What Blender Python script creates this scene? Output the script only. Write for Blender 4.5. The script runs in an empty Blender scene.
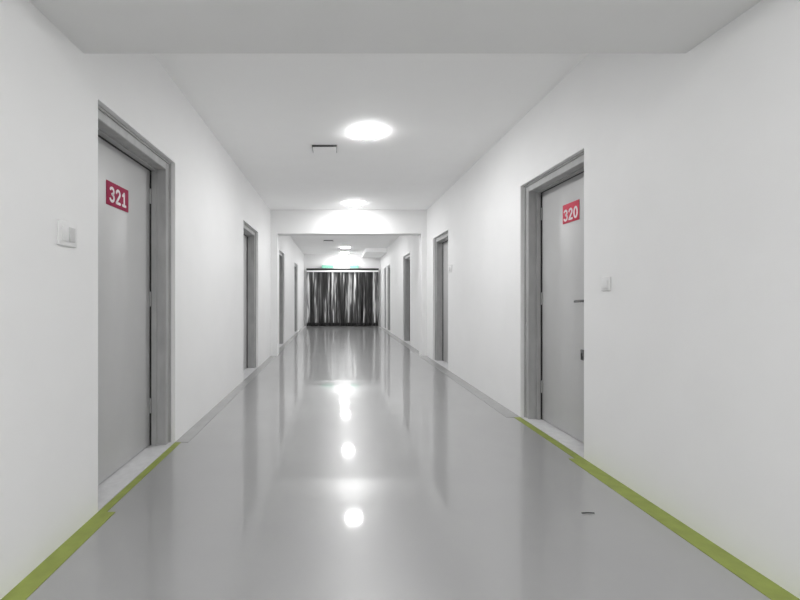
import bpy, bmesh, math, random
from mathutils import Vector
random.seed(7)
SC = bpy.context.scene
COL = SC.collection
PI = math.pi

# ------------------------------------------------------------------ dimensions (metres)
XL, XR = -1.2376, 1.715          # faces of the corridor walls
EYE = 1.12                       # camera height
CEIL = EYE + 1.65
YEND, YBACK = 16.6, -4.6
TH = 0.30                        # wall thickness

# ------------------------------------------------------------------ materials
def mat(name, col, rough=0.5, metal=0.0, noise=0.0, nscale=20, bump=0.0, bscale=60, coat=0.0, coat_rough=0.05,
        emit=None, strength=0.0, spec=0.5, stretch=(1, 1, 1)):
    m = bpy.data.materials.new(name)
    m.use_nodes = True
    nt = m.node_tree
    b = nt.nodes['Principled BSDF']
    b.inputs['Base Color'].default_value = (*col, 1)
    b.inputs['Roughness'].default_value = rough
    b.inputs['Metallic'].default_value = metal
    b.inputs['Specular IOR Level'].default_value = spec
    b.inputs['Coat Weight'].default_value = coat
    b.inputs['Coat Roughness'].default_value = coat_rough
    if emit:
        b.inputs['Emission Color'].default_value = (*emit, 1)
        b.inputs['Emission Strength'].default_value = strength
    if noise or bump:
        tc = nt.nodes.new('ShaderNodeTexCoord')
        mp = nt.nodes.new('ShaderNodeMapping')
        mp.inputs['Scale'].default_value = stretch
        nt.links.new(tc.outputs['Object'], mp.inputs['Vector'])
    if noise:
        n = nt.nodes.new('ShaderNodeTexNoise')
        n.inputs['Scale'].default_value = nscale
        n.inputs['Detail'].default_value = 5
        nt.links.new(mp.outputs[0], n.inputs['Vector'])
        r = nt.nodes.new('ShaderNodeValToRGB')
        r.color_ramp.elements[0].position = 0.3
        r.color_ramp.elements[1].position = 0.7
        r.color_ramp.elements[0].color = (*[c * (1 - noise) for c in col], 1)
        r.color_ramp.elements[1].color = (*[min(1, c * (1 + noise)) for c in col], 1)
        nt.links.new(n.outputs['Fac'], r.inputs['Fac'])
        nt.links.new(r.outputs['Color'], b.inputs['Base Color'])
    if bump:
        n2 = nt.nodes.new('ShaderNodeTexNoise')
        n2.inputs['Scale'].default_value = bscale
        n2.inputs['Detail'].default_value = 3
        nt.links.new(mp.outputs[0], n2.inputs['Vector'])
        bp = nt.nodes.new('ShaderNodeBump')
        bp.inputs['Strength'].default_value = bump
        bp.inputs['Distance'].default_value = 0.004
        nt.links.new(n2.outputs['Fac'], bp.inputs['Height'])
        nt.links.new(bp.outputs['Normal'], b.inputs['Normal'])
    return m

M = {
    'wall':   mat('white_wall_paint', (.82, .82, .82), .55, noise=.012, nscale=3, bump=.06, bscale=90),
    'ceil':   mat('white_ceiling_paint', (.95, .95, .95), .8, noise=.012, nscale=3),
    'beam':   mat('shade_toned_beam_paint', (.76, .76, .76), .8, noise=.012, nscale=3),  # darker than the ceiling paint: the near beam's shade is in the colour
    'floor':  mat('grey_epoxy_floor', (.295, .295, .295), .34, noise=.03, nscale=2.2, bump=.012, bscale=2, coat=.85, coat_rough=.05, spec=1.0),
    'olive':  mat('olive_floor_paint', (.25, .295, .072), .5, noise=.10, nscale=14, spec=.2),
    'border': mat('grey_floor_paint', (.32, .32, .32), .35, noise=.06, nscale=9, coat=.3, coat_rough=.1),
    'frame':  mat('grey_metal_frame', (.385, .385, .385), .42, noise=.10, nscale=16, stretch=(1, 1, .3)),
    'stop':   mat('dark_rubber_seal', (.015, .015, .015), .6),
    'leaf':   mat('grey_door_paint', (.52, .52, .52), .38, noise=.03, nscale=4, stretch=(1, 1, .3)),
    'thresh': mat('pale_stone_threshold', (.60, .60, .61), .4, noise=.08, nscale=18),
    'chrome': mat('chrome', (.22, .22, .22), .2, metal=1),
    'black':  mat('black_plastic', (.02, .02, .02), .45),
    'red':    mat('red_plate', (.345, .04, .09), .6, spec=.05),
    'pale':   mat('red_sign_plate', (.58, .06, .10), .5, spec=.15),
    'digit':  mat('white_lettering', (.85, .80, .82), .5),
    'plast':  mat('white_switch_plastic', (.74, .74, .74), .45),
    'plastd': mat('grey_switch_plastic', (.56, .56, .56), .45),
    'opal':   mat('opal_diffuser', (.9, .9, .9), .5, emit=(1, 1, 1), strength=68.0),
    'rim':    mat('white_lamp_rim', (.8, .8, .8), .4),
    'ventd':  mat('dark_vent_metal', (.05, .05, .05), .6),
    'ventw':  mat('white_vent_cover', (.95, .95, .95), .8),
    'green':  mat('green_exit_panel', (.14, .32, .24), .5, emit=(.28, .72, .55), strength=.27),
    'hem':    mat('black_curtain_hem', (.012, .012, .012), .6),
    'white':  mat('white_header_tape', (.85, .85, .85), .6),
    'dark':   mat('dark_rail_metal', (.02, .02, .02), .5),
}

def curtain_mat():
    m = bpy.data.materials.new('black_sheeting_painted_glints')
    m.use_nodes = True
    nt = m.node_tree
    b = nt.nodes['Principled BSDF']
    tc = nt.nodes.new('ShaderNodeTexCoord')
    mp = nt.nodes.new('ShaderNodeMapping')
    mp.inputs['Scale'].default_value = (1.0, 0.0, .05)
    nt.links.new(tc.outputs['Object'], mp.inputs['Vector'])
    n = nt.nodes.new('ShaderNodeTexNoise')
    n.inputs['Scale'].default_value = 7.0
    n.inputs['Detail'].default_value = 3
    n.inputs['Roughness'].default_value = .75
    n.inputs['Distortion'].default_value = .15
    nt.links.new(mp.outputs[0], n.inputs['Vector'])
    r = nt.nodes.new('ShaderNodeValToRGB')  # ramp paints the folds' gloss highlights into the colour as pale streaks
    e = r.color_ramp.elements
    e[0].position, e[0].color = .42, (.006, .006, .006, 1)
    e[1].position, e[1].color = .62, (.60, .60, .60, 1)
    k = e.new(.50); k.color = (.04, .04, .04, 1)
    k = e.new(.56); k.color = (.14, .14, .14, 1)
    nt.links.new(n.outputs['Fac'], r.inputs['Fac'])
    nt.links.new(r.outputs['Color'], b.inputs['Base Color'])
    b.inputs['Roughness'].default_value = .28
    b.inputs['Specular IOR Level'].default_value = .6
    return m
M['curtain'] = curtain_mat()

# ------------------------------------------------------------------ mesh helpers
def box(bm, x0, x1, y0, y1, z0, z1, bev=0.0, seg=2):
    vs = [bm.verts.new((x, y, z)) for x in (x0, x1) for y in (y0, y1) for z in (z0, z1)]
    idx = [(0, 1, 3, 2), (4, 6, 7, 5), (0, 4, 5, 1), (2, 3, 7, 6), (0, 2, 6, 4), (1, 5, 7, 3)]
    fs = [bm.faces.new([vs[i] for i in q]) for q in idx]
    bmesh.ops.recalc_face_normals(bm, faces=fs)
    if bev:
        ed = list({e for f in fs for e in f.edges})
        bmesh.ops.bevel(bm, geom=ed, offset=bev, segments=seg, profile=.5, affect='EDGES')

def lathe(bm, prof, n=48, axis='z', o=(0, 0, 0)):
    """spin (radius, height) pairs round an axis through o"""
    def pt(r, h, a):
        c, s = r * math.cos(a), r * math.sin(a)
        p = (c, s, h) if axis == 'z' else ((h, c, s) if axis == 'x' else (c, h, s))
        return bm.verts.new((p[0] + o[0], p[1] + o[1], p[2] + o[2]))
    rings = []
    for r, h in prof:
        rings.append([pt(0, h, 0)] if r < 1e-6 else [pt(r, h, 2 * PI * i / n) for i in range(n)])
    fs = []
    for A, B in zip(rings, rings[1:]):
        for i in range(n):
            j = (i + 1) % n
            if len(A) == 1 and len(B) == 1: continue
            if len(A) == 1: fs.append(bm.faces.new((A[0], B[i], B[j])))
            elif len(B) == 1: fs.append(bm.faces.new((A[i], B[0], A[j])))
            else: fs.append(bm.faces.new((A[i], B[i], B[j], A[j])))
    bmesh.ops.recalc_face_normals(bm, faces=fs)

def tube(bm, pts, r, n=12):
    pts = [Vector(p) for p in pts]
    rings = []
    for i, p in enumerate(pts):
        d = (pts[min(i + 1, len(pts) - 1)] - pts[max(i - 1, 0)]).normalized()
        u = d.cross(Vector((0, 0, 1)))
        if u.length < .1: u = d.cross(Vector((1, 0, 0)))
        u.normalize(); v = d.cross(u)
        rings.append([bm.verts.new(p + r * (math.cos(2 * PI * k / n) * u + math.sin(2 * PI * k / n) * v)) for k in range(n)])
    fs = [bm.faces.new((A[k], A[(k + 1) % n], B[(k + 1) % n], B[k])) for A, B in zip(rings, rings[1:]) for k in range(n)]
    fs += [bm.faces.new(rings[0]), bm.faces.new(rings[-1])]
    bmesh.ops.recalc_face_normals(bm, faces=fs)

def link(name, bm, m, parent=None, smooth=False):
    me = bpy.data.meshes.new(name)
    bm.to_mesh(me); bm.free()
    me.materials.append(m)
    if smooth:
        for p in me.polygons: p.use_smooth = True
        try: me.set_sharp_from_angle(angle=math.radians(40))
        except Exception: pass
    o = bpy.data.objects.new(name, me)
    COL.objects.link(o)
    if parent: o.parent = parent
    return o

def boxes(name, lst, m, parent=None, bev=0.0):
    bm = bmesh.new()
    for b in lst: box(bm, *b, bev=bev)
    return link(name, bm, m, parent, smooth=bool(bev))

def tag(o, label=None, cat=None, group=None, kind=None):
    if label: o['label'] = label
    if cat: o['category'] = cat
    if group: o['group'] = group
    if kind: o['kind'] = kind
    return o

def empty(name, loc=(0, 0, 0)):
    o = bpy.data.objects.new(name, None)
    o.location = loc
    o.empty_display_size = .1
    COL.objects.link(o)
    return o

def copy_tree(o, parent=None):
    c = o.copy(); COL.objects.link(c)
    if parent: c.parent = parent
    for ch in list(o.children): copy_tree(ch, c)
    return c

# ------------------------------------------------------------------ doorways: (side, near y, far y)
OPEN_TOP = EYE + 1.03
LEFT = [(2.236, 3.310), (5.753, 6.823), (9.250, 10.310), (12.82, 13.90)]
RIGHT = [(2.974, 3.997), (6.580, 7.600), (9.980, 11.00), (13.60, 14.46), (14.70, 15.42)]

def side_wall(name, x_face, sgn, openings, label):
    x0, x1 = sorted((x_face, x_face + sgn * TH))
    lst, y = [], YBACK
    for a, b in openings:
        lst.append((x0, x1, y, a, 0, CEIL))
        lst.append((x0, x1, a, b, OPEN_TOP, CEIL))
        y = b
    lst.append((x0, x1, y, YEND + .2, 0, CEIL))
    return tag(boxes(name, lst, M['wall']), label, 'wall', kind='structure')

side_wall('wall_left', XL, -1, LEFT, 'long white corridor wall with the 321 door')
side_wall('wall_right', XR, 1, RIGHT, 'long white corridor wall on the right side')
tag(boxes('wall_end', [(XL, XR, YEND, YEND + .2, 0, CEIL)], M['wall']), 'white end wall of the corridor behind the dark curtain', 'wall', kind='structure')
tag(boxes('wall_back', [(XL, XR, YBACK - .2, YBACK, 0, CEIL)], M['wall']), 'white wall closing the corridor behind the viewer', 'wall', kind='structure')
tag(boxes('floor', [(XL - TH, XR + TH, YBACK - .2, YEND + .2, -.1, 0)], M['floor']), 'glossy grey corridor floor with lamp reflections', 'floor', kind='structure')
tag(boxes('ceiling', [(XL - TH, XR + TH, YBACK - .2, YEND + .2, CEIL, CEIL + .1)], M['ceil']), 'white corridor ceiling with round lamps', 'ceiling', kind='structure')

# beams, with shallow piers under the second one
BEAM = EYE + 1.195
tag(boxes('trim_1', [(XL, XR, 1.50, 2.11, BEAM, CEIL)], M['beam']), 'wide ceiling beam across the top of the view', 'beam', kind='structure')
tag(boxes('trim_2', [(XL, XR, 8.13, 8.43, EYE + 1.2, CEIL), (XL, -1.112, 8.13, 8.43, 0, EYE + 1.2), (1.622, XR, 8.13, 8.43, 0, EYE + 1.2)], M['wall']),
    'white beam and shallow piers crossing the corridor halfway along', 'beam', kind='structure')
tag(boxes('trim_3', [(1.0, XR, 14.5, YEND, EYE + 1.52, CEIL)], M['ceil']), 'low boxed soffit in the far right ceiling corner', 'soffit', kind='structure')

# floor borders along the walls
def border(name, x_face, sgn, y0, y1, openings, wide, narrow, m, label):
    lst, y = [], y0
    def strip(a, b, w):
        p, q = sorted((x_face, x_face - sgn * w))
        lst.append((p, q, a, b, 0, .003))
    for a, b in openings:
        if a >= y1 or b <= y0: continue
        if a > y: strip(y, a, wide)
        strip(max(a, y), min(b, y1), narrow)
        y = b
    if y < y1: strip(y, y1, wide)
    return tag(boxes(name, lst, m), label, 'floor border', kind='structure')
border('baseboard_left', XL, -1, YBACK, 3.31, LEFT, .09, .045, M['olive'], 'olive green floor border along the left wall up to door 321')
border('baseboard_right', XR, 1, YBACK, 3.997, RIGHT, .105, .06, M['olive'], 'olive green floor border along the right wall')
border('trim_4', XL, -1, 3.31, YEND, LEFT, .10, .10, M['border'], 'grey floor border along the far left wall')
border('trim_5', XR, 1, 3.997, YEND, RIGHT, .13, .13, M['border'], 'grey floor border along the far right wall')

# ------------------------------------------------------------------ doors
REC, LEAFREC, FW = .042, .16, .07
def make_door(n, x_face, sgn, a, b, label, detail):
    root = empty('door_%d' % n, (x_face, (a + b) / 2, 0))
    tag(root, label, 'door', kind='structure')
    ya, yb = a - root.location.y, b - root.location.y
    def bx(u0, u1, y0, y1, z0, z1):              # u runs into the wall
        p, q = sorted((sgn * u0, sgn * u1))
        return (p, q, y0, y1, z0, z1)
    T = OPEN_TOP
    fw = FW if b - a > .9 else .05
    bm = bmesh.new()
    for y0, y1 in ((ya, ya + fw), (yb - fw, yb)):
        box(bm, *bx(REC, LEAFREC - .012, y0, y1, 0, T), bev=.004, seg=1)
    box(bm, *bx(REC, LEAFREC - .012, ya + fw, yb - fw, T - fw, T), bev=.004, seg=1)
    # raised outer lip round the frame
    for y0, y1 in ((ya, ya + .018), (yb - .018, yb)):
        box(bm, *bx(REC - .012, REC + .002, y0, y1, 0, T), bev=.003, seg=1)
    box(bm, *bx(REC - .012, REC + .002, ya + .018, yb - .018, T - .018, T), bev=.003, seg=1)
    fr = link('door_frame', bm, M['frame'], root)
    # stepped rebate inside
    bm = bmesh.new()
    for y0, y1 in ((ya + fw, ya + fw + .012), (yb - fw - .012, yb - fw)):
        box(bm, *bx(LEAFREC - .05, LEAFREC - .012, y0, y1, 0, T - fw))
    box(bm, *bx(LEAFREC - .05, LEAFREC - .012, ya + fw + .012, yb - fw - .012, T - fw - .012, T - fw))
    link('rebate', bm, M['frame'], fr)
    bm = bmesh.new()
    for y0, y1 in ((ya, ya + fw + .014), (yb - fw - .014, yb)):
        box(bm, *bx(LEAFREC - .012, LEAFREC + .012, y0, y1, 0, T))
    box(bm, *bx(LEAFREC - .012, LEAFREC + .012, ya + fw + .014, yb - fw - .014, T - fw - .016, T))
    link('seal', bm, M['stop'], fr)
    leaf = boxes('door_leaf', [bx(LEAFREC, LEAFREC + .045, ya + fw + .014, yb - fw - .014, .012, T - fw - .014)], M['leaf'], root, bev=.003)
    boxes('threshold', [bx(0.002, LEAFREC + .06, ya, yb, 0.0, .006)], M['thresh'], root)
    # hinges on the far jamb
    if detail:
        for hz in (.25, 1.05, 1.82):
            bm = bmesh.new()
            lathe(bm, [(0, 0), (.007, 0), (.007, .11), (0, .11)], 12, 'z', (sgn * (LEAFREC - .004), yb - fw - .018, hz))
            link('hinge', bm, M['frame'], leaf, smooth=True)
        # lever handle and deadlock near the near edge
        hy, hz = detail, 1.09
        bm = bmesh.new()
        lathe(bm, [(0, 0), (.026, 0), (.026, -.008 ), (.010, -.012), (.010, -.05), (0, -.05)] if sgn > 0 else
                  [(0, 0), (.026, 0), (.026, .008), (.010, .012), (.010, .05), (0, .05)], 20, 'x', (sgn * LEAFREC, hy, hz))
        tube(bm, [(sgn * (LEAFREC - .045), hy, hz), (sgn * (LEAFREC - .05), hy + .03, hz), (sgn * (LEAFREC - .05), hy + .12, hz - .004)], .010)
        link('handle', bm, M['chrome'], leaf, smooth=True)
        bm = bmesh.new()
        box(bm, *bx(LEAFREC - .008, LEAFREC + .001, hy + .08, hy + .12, .64, .72), bev=.003)
        lk = link('lock', bm, M['chrome'], leaf, smooth=True)
        bm = bmesh.new()
        box(bm, *bx(LEAFREC - .011, LEAFREC - .007, hy + .099, hy + .109, .645, .692))
        link('keyhole', bm, M['black'], lk)
    return root

LL = ['grey metal door with the 321 plate, nearest on the left wall', 'grey metal door on left wall, next one beyond door 321',
      'grey door on left wall just behind the left pier', 'farthest grey door on left wall near the dark curtain']
RL = ['grey metal door with red plate and lever handle, nearest on the right wall', 'grey metal door on right wall, just in front of the right pier',
      'grey door on right wall, first one behind the right pier', 'grey door on right wall, second from the dark curtain',
      'narrow grey door on right wall nearest the dark curtain']
n = 1
for i, (a, b) in enumerate(LEFT):
    make_door(n, XL, -1, a, b, LL[i], 2.28 - (a + b) / 2 if i == 0 else 0); n += 1
for i, (a, b) in enumerate(RIGHT):
    make_door(n, XR, 1, a, b, RL[i], 3.165 - (a + b) / 2 if i == 0 else 0); n += 1

# ------------------------------------------------------------------ number plates on the leaves
def arc(cx, cy, rx, ry, a0, a1, n=14):
    return [(cx + rx * math.cos(math.radians(a0 + (a1 - a0) * i / n)), cy + ry * math.sin(math.radians(a0 + (a1 - a0) * i / n))) for i in range(n + 1)]
GLYPH = {   # strokes in a cell 0.62 wide and 1 high
    '3': [arc(.29, .74, .25, .22, 150, -90) + arc(.29, .26, .28, .25, 90, -150)[1:]],
    '2': [arc(.31, .72, .25, .25, 165, -20) + [(.06, .03), (.60, .03)]],
    '1': [[(.14, .76), (.36, .96), (.36, .03)], [(.14, .03), (.58, .03)]],
    '0': [arc(.31, .5, .26, .47, 0, 360, 28)],
}
def lettering(text, size, pitch, stroke, m, parent, rot, loc):
    bm = bmesh.new()
    def prism(pts, h):
        lo = [bm.verts.new((x, y, 0)) for x, y in pts]
        hi = [bm.verts.new((x, y, h)) for x, y in pts]
        n_ = len(pts)
        fs = [bm.faces.new(hi), bm.faces.new(lo[::-1])] + [bm.faces.new((lo[i], lo[(i + 1) % n_], hi[(i + 1) % n_], hi[i])) for i in range(n_)]
        bmesh.ops.recalc_face_normals(bm, faces=fs)
    x0 = -pitch * len(text) / 2 + (pitch - .62 * size) / 2
    for k, ch in enumerate(text):
        for line in GLYPH[ch]:
            P = [Vector((x0 + k * pitch + px * size, (py - .5) * size)) for px, py in line]
            for p, q in zip(P, P[1:]):
                d = (q - p).normalized(); nrm = Vector((-d.y, d.x)) * stroke / 2
                prism([tuple(v) for v in (p + nrm, p - nrm, q - nrm, q + nrm)], .0010)
            for p in P:
                prism([(p.x + stroke / 2 * math.cos(t * PI / 5), p.y + stroke / 2 * math.sin(t * PI / 5)) for t in range(10)], .0009)
    o = link('lettering', bm, m, parent)
    o.rotation_euler = rot; o.location = loc
    return o

def room_sign(x, y, z, w, h, sgn, text, m, label, tsize, tz=0):
    root = empty('room_sign', (x, y, z))
    tag(root, label, 'sign', 'room number plates')
    bm = bmesh.new()
    p, q = sorted((0, -sgn * .004))
    box(bm, p, q, -w / 2, w / 2, -h / 2, h / 2, bev=.0015)
    link('plate', bm, m, root, smooth=True)
    # reading direction: on the left wall text runs along +y, on the right wall along -y
    rot = (PI / 2, 0, PI / 2) if sgn < 0 else (PI / 2, 0, -PI / 2)
    lettering(text, tsize, tsize * .86, tsize * .20, M['digit'], root, rot, (-sgn * .0039, 0, tz))
    return root
room_sign(XL - LEAFREC + .0003, 2.750, EYE + .640, .276, .148, -1, '321', M['red'], 'dark red plate reading 321 on the left grey door', .086, -.002)
room_sign(XR + LEAFREC - .0003, 3.430, EYE + .676, .240, .155, 1, '320', M['pale'], 'bright red number plate on the right grey door', .084, -.012)

# ------------------------------------------------------------------ ceiling lamps
LX = .315
def make_lamp():
    root = empty('ceiling_light', (LX, 4.30, CEIL))
    bm = bmesh.new()
    lathe(bm, [(0, 0), (.130, 0), (.133, -.003), (.133, -.010), (.128, -.012), (0, -.012)], 56)
    link('rim', bm, M['rim'], root, smooth=True)
    bm = bmesh.new()
    lathe(bm, [(.110, -.011), (.136, -.0125), (.138, -.017), (.132, -.021), (.10, -.025), (.06, -.028), (0, -.029)], 56)
    link('diffuser', bm, M['opal'], root, smooth=True)
    return root
lamps = [(4.30, 'round white ceiling lamp nearest the viewer, the largest lit disc'),
         (7.55, 'round lit ceiling lamp just in front of the crossing beam'),
         (10.90, 'round ceiling lamp hidden just behind the crossing beam'),
         (14.25, 'small lit ceiling lamp beyond the crossing beam'),
         (15.95, 'round ceiling lamp close above the dark curtain'),
         (-0.40, 'unseen ceiling lamp over the viewer, set back to keep the near floor dim'),  # unseen, moved off the row's spacing so its pool misses the near floor
         (-1.50, 'unseen ceiling lamp added behind the viewer to brighten the near walls'),  # unseen extra lamp, added to lift the near walls
         (-3.4, 'round ceiling lamp far behind the viewer')]
src = make_lamp()
for i, (y, lab) in enumerate(lamps):
    o = src if i == 0 else copy_tree(src)
    o.location = (LX, y, CEIL)
    tag(o, lab, 'ceiling light', 'round lamps along the corridor ceiling')

# ------------------------------------------------------------------ ceiling vents
def make_vent():
    root = empty('ceiling_vent', (0, 0, CEIL))
    bm = bmesh.new()
    box(bm, -.135, .135, 0, .20, -.022, 0, bev=.002, seg=1)
    link('housing', bm, M['ventd'], root)
    bm = bmesh.new()
    box(bm, -.130, .130, .006, .195, -.026, -.0215, bev=.002, seg=1)
    for k in range(6):
        box(bm, -.11, .11, .03 + k * .026, .042 + k * .026, -.0266, -.0255)
    link('cover', bm, M['ventw'], root)
    return root
v = make_vent()
v.location = (-.125, 4.66, CEIL); tag(v, 'square ceiling vent with dark near edge, left of the nearest lamp', 'vent', 'ceiling vents')
v2 = copy_tree(v)
v2.location = (-.22, 12.45, CEIL); tag(v2, 'small dark-edged ceiling vent seen beyond the crossing beam', 'vent', 'ceiling vents')

# ------------------------------------------------------------------ wall switches
def switch(x_face, sgn, y, z, w, h, gangs, label):
    root = empty('light_switch', (x_face, y, z))
    tag(root, label, 'switch', 'wall switches')
    bm = bmesh.new()
    p, q = sorted((0, -sgn * .009))
    box(bm, p, q, -w / 2, w / 2, -h / 2, h / 2, bev=.003)
    link('plate', bm, M['plast'], root, smooth=True)
    iw = w * .78 / gangs
    for g in range(gangs):
        c = (g - (gangs - 1) / 2) * iw
        bm = bmesh.new()
        p, q = sorted((-sgn * .0085, -sgn * .013))
        box(bm, p, q, c - iw * .40, c + iw * .40, -h * .30, h * .30, bev=.0015)
        link('rocker', bm, M['plastd'] if g == gangs - 1 and gangs > 1 else M['plast'], root, smooth=True)
    return root
switch(XL, -1, 1.975, EYE + .288, .135, .110, 2, 'pale wall switch plate on left wall before door 321')
switch(XR, 1, 2.725, EYE + .083, .086, .086, 1, 'pale wall switch plate on right wall beside the nearest door')
switch(XR, 1, 6.42, EYE + .425, .16, .11, 2, 'small pale switch plate on right wall before the second door')

# ------------------------------------------------------------------ end of the corridor: curtain, exit signs
CX0, CX1 = -1.12, 1.625
root = empty('curtain', ((CX0 + CX1) / 2, 16.45, 0))
tag(root, 'black crumpled curtain with painted fold highlights hanging across the corridor end', 'curtain')
hw = (CX1 - CX0) / 2
def fold(x, t):
    a = .030 * math.sin(x * 19 + .9 * math.sin(2.3 * x)) + .018 * math.sin(x * 41 + 1.7 + 1.2 * t) + .010 * math.sin(x * 77 + 2.5 * t)
    return a * (.55 + .45 * t)
def sheet(name, z0, z1, nz, m, off=0.0, solid=.004):
    bm = bmesh.new()
    nx = 420
    grid = []
    for j in range(nz + 1):
        z = z0 + (z1 - z0) * j / nz
        t = 1 - z / 2.1
        grid.append([bm.verts.new((-hw + 2 * hw * i / nx + .012 * math.sin(9 * z + i * .07) * t, fold(-hw + 2 * hw * i / nx, t) - off, z)) for i in range(nx + 1)])
    for j in range(nz):
        for i in range(nx):
            bm.faces.new((grid[j][i], grid[j][i + 1], grid[j + 1][i + 1], grid[j + 1][i]))
    o = link(name, bm, m, root, smooth=True)
    md = o.modifiers.new('thickness', 'SOLIDIFY'); md.thickness = solid
    return o
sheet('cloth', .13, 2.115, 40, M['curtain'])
sheet('hem', .015, .14, 4, M['hem'], .002, .008)
boxes('header', [(-hw, hw, -.052, -.044, 2.075, 2.135)], M['white'], root)
boxes('rail', [(-hw - .01, hw + .01, -.055, .055, 2.14, 2.215)], M['dark'], root, bev=.004)

for k, (x, w, lab) in enumerate(((-.32, .48, 'wider green lit exit sign above the left part of the curtain'),
                                 (.70, .36, 'narrower green lit exit sign above the middle of the curtain'))):
    r = empty('exit_sign', (x, 16.52, EYE + 1.165))
    tag(r, lab, 'sign', 'green exit signs')
    boxes('housing', [(-w / 2, w / 2, -.02, .08, -.065, .065)], M['rim'], r, bev=.005)
    boxes('panel', [(-w / 2 + .012, w / 2 - .012, -.024, -.019, -.055, .055)], M['green'], r)

# ------------------------------------------------------------------ thin dark sliver lying on the floor
bm = bmesh.new()
tube(bm, [(1.27, 2.222, .004), (1.30, 2.224, .0045), (1.335, 2.222, .004)], .0028, 8)
tag(link('splinter', bm, M['black'], smooth=True), 'thin dark sliver lying on the glossy floor at right', 'splinter')

# ------------------------------------------------------------------ world, camera, colour management
w = bpy.data.worlds.new('World'); SC.world = w
w.use_nodes = True
w.node_tree.nodes['Background'].inputs[0].default_value = (.02, .02, .02, 1)
cam = bpy.data.cameras.new('Camera')
cam.sensor_width = 36
cam.lens = 430 * 36 / 800
cam.shift_x = 64 / 800
cam.shift_y = -3 / 800
cam.clip_start = .05
co = bpy.data.objects.new('Camera', cam)
co.location = (0, 0, EYE); co.rotation_euler = (PI / 2, 0, 0)
COL.objects.link(co)
SC.camera = co
vs = SC.view_settings
vs.view_transform = 'Standard'; vs.look = 'None'; vs.gamma = 1; vs.use_curve_mapping = False
vs.exposure = 1.24
SC.cycles.max_bounces = 16
SC.cycles.diffuse_bounces = 10
SC.cycles.sample_clamp_indirect = 6
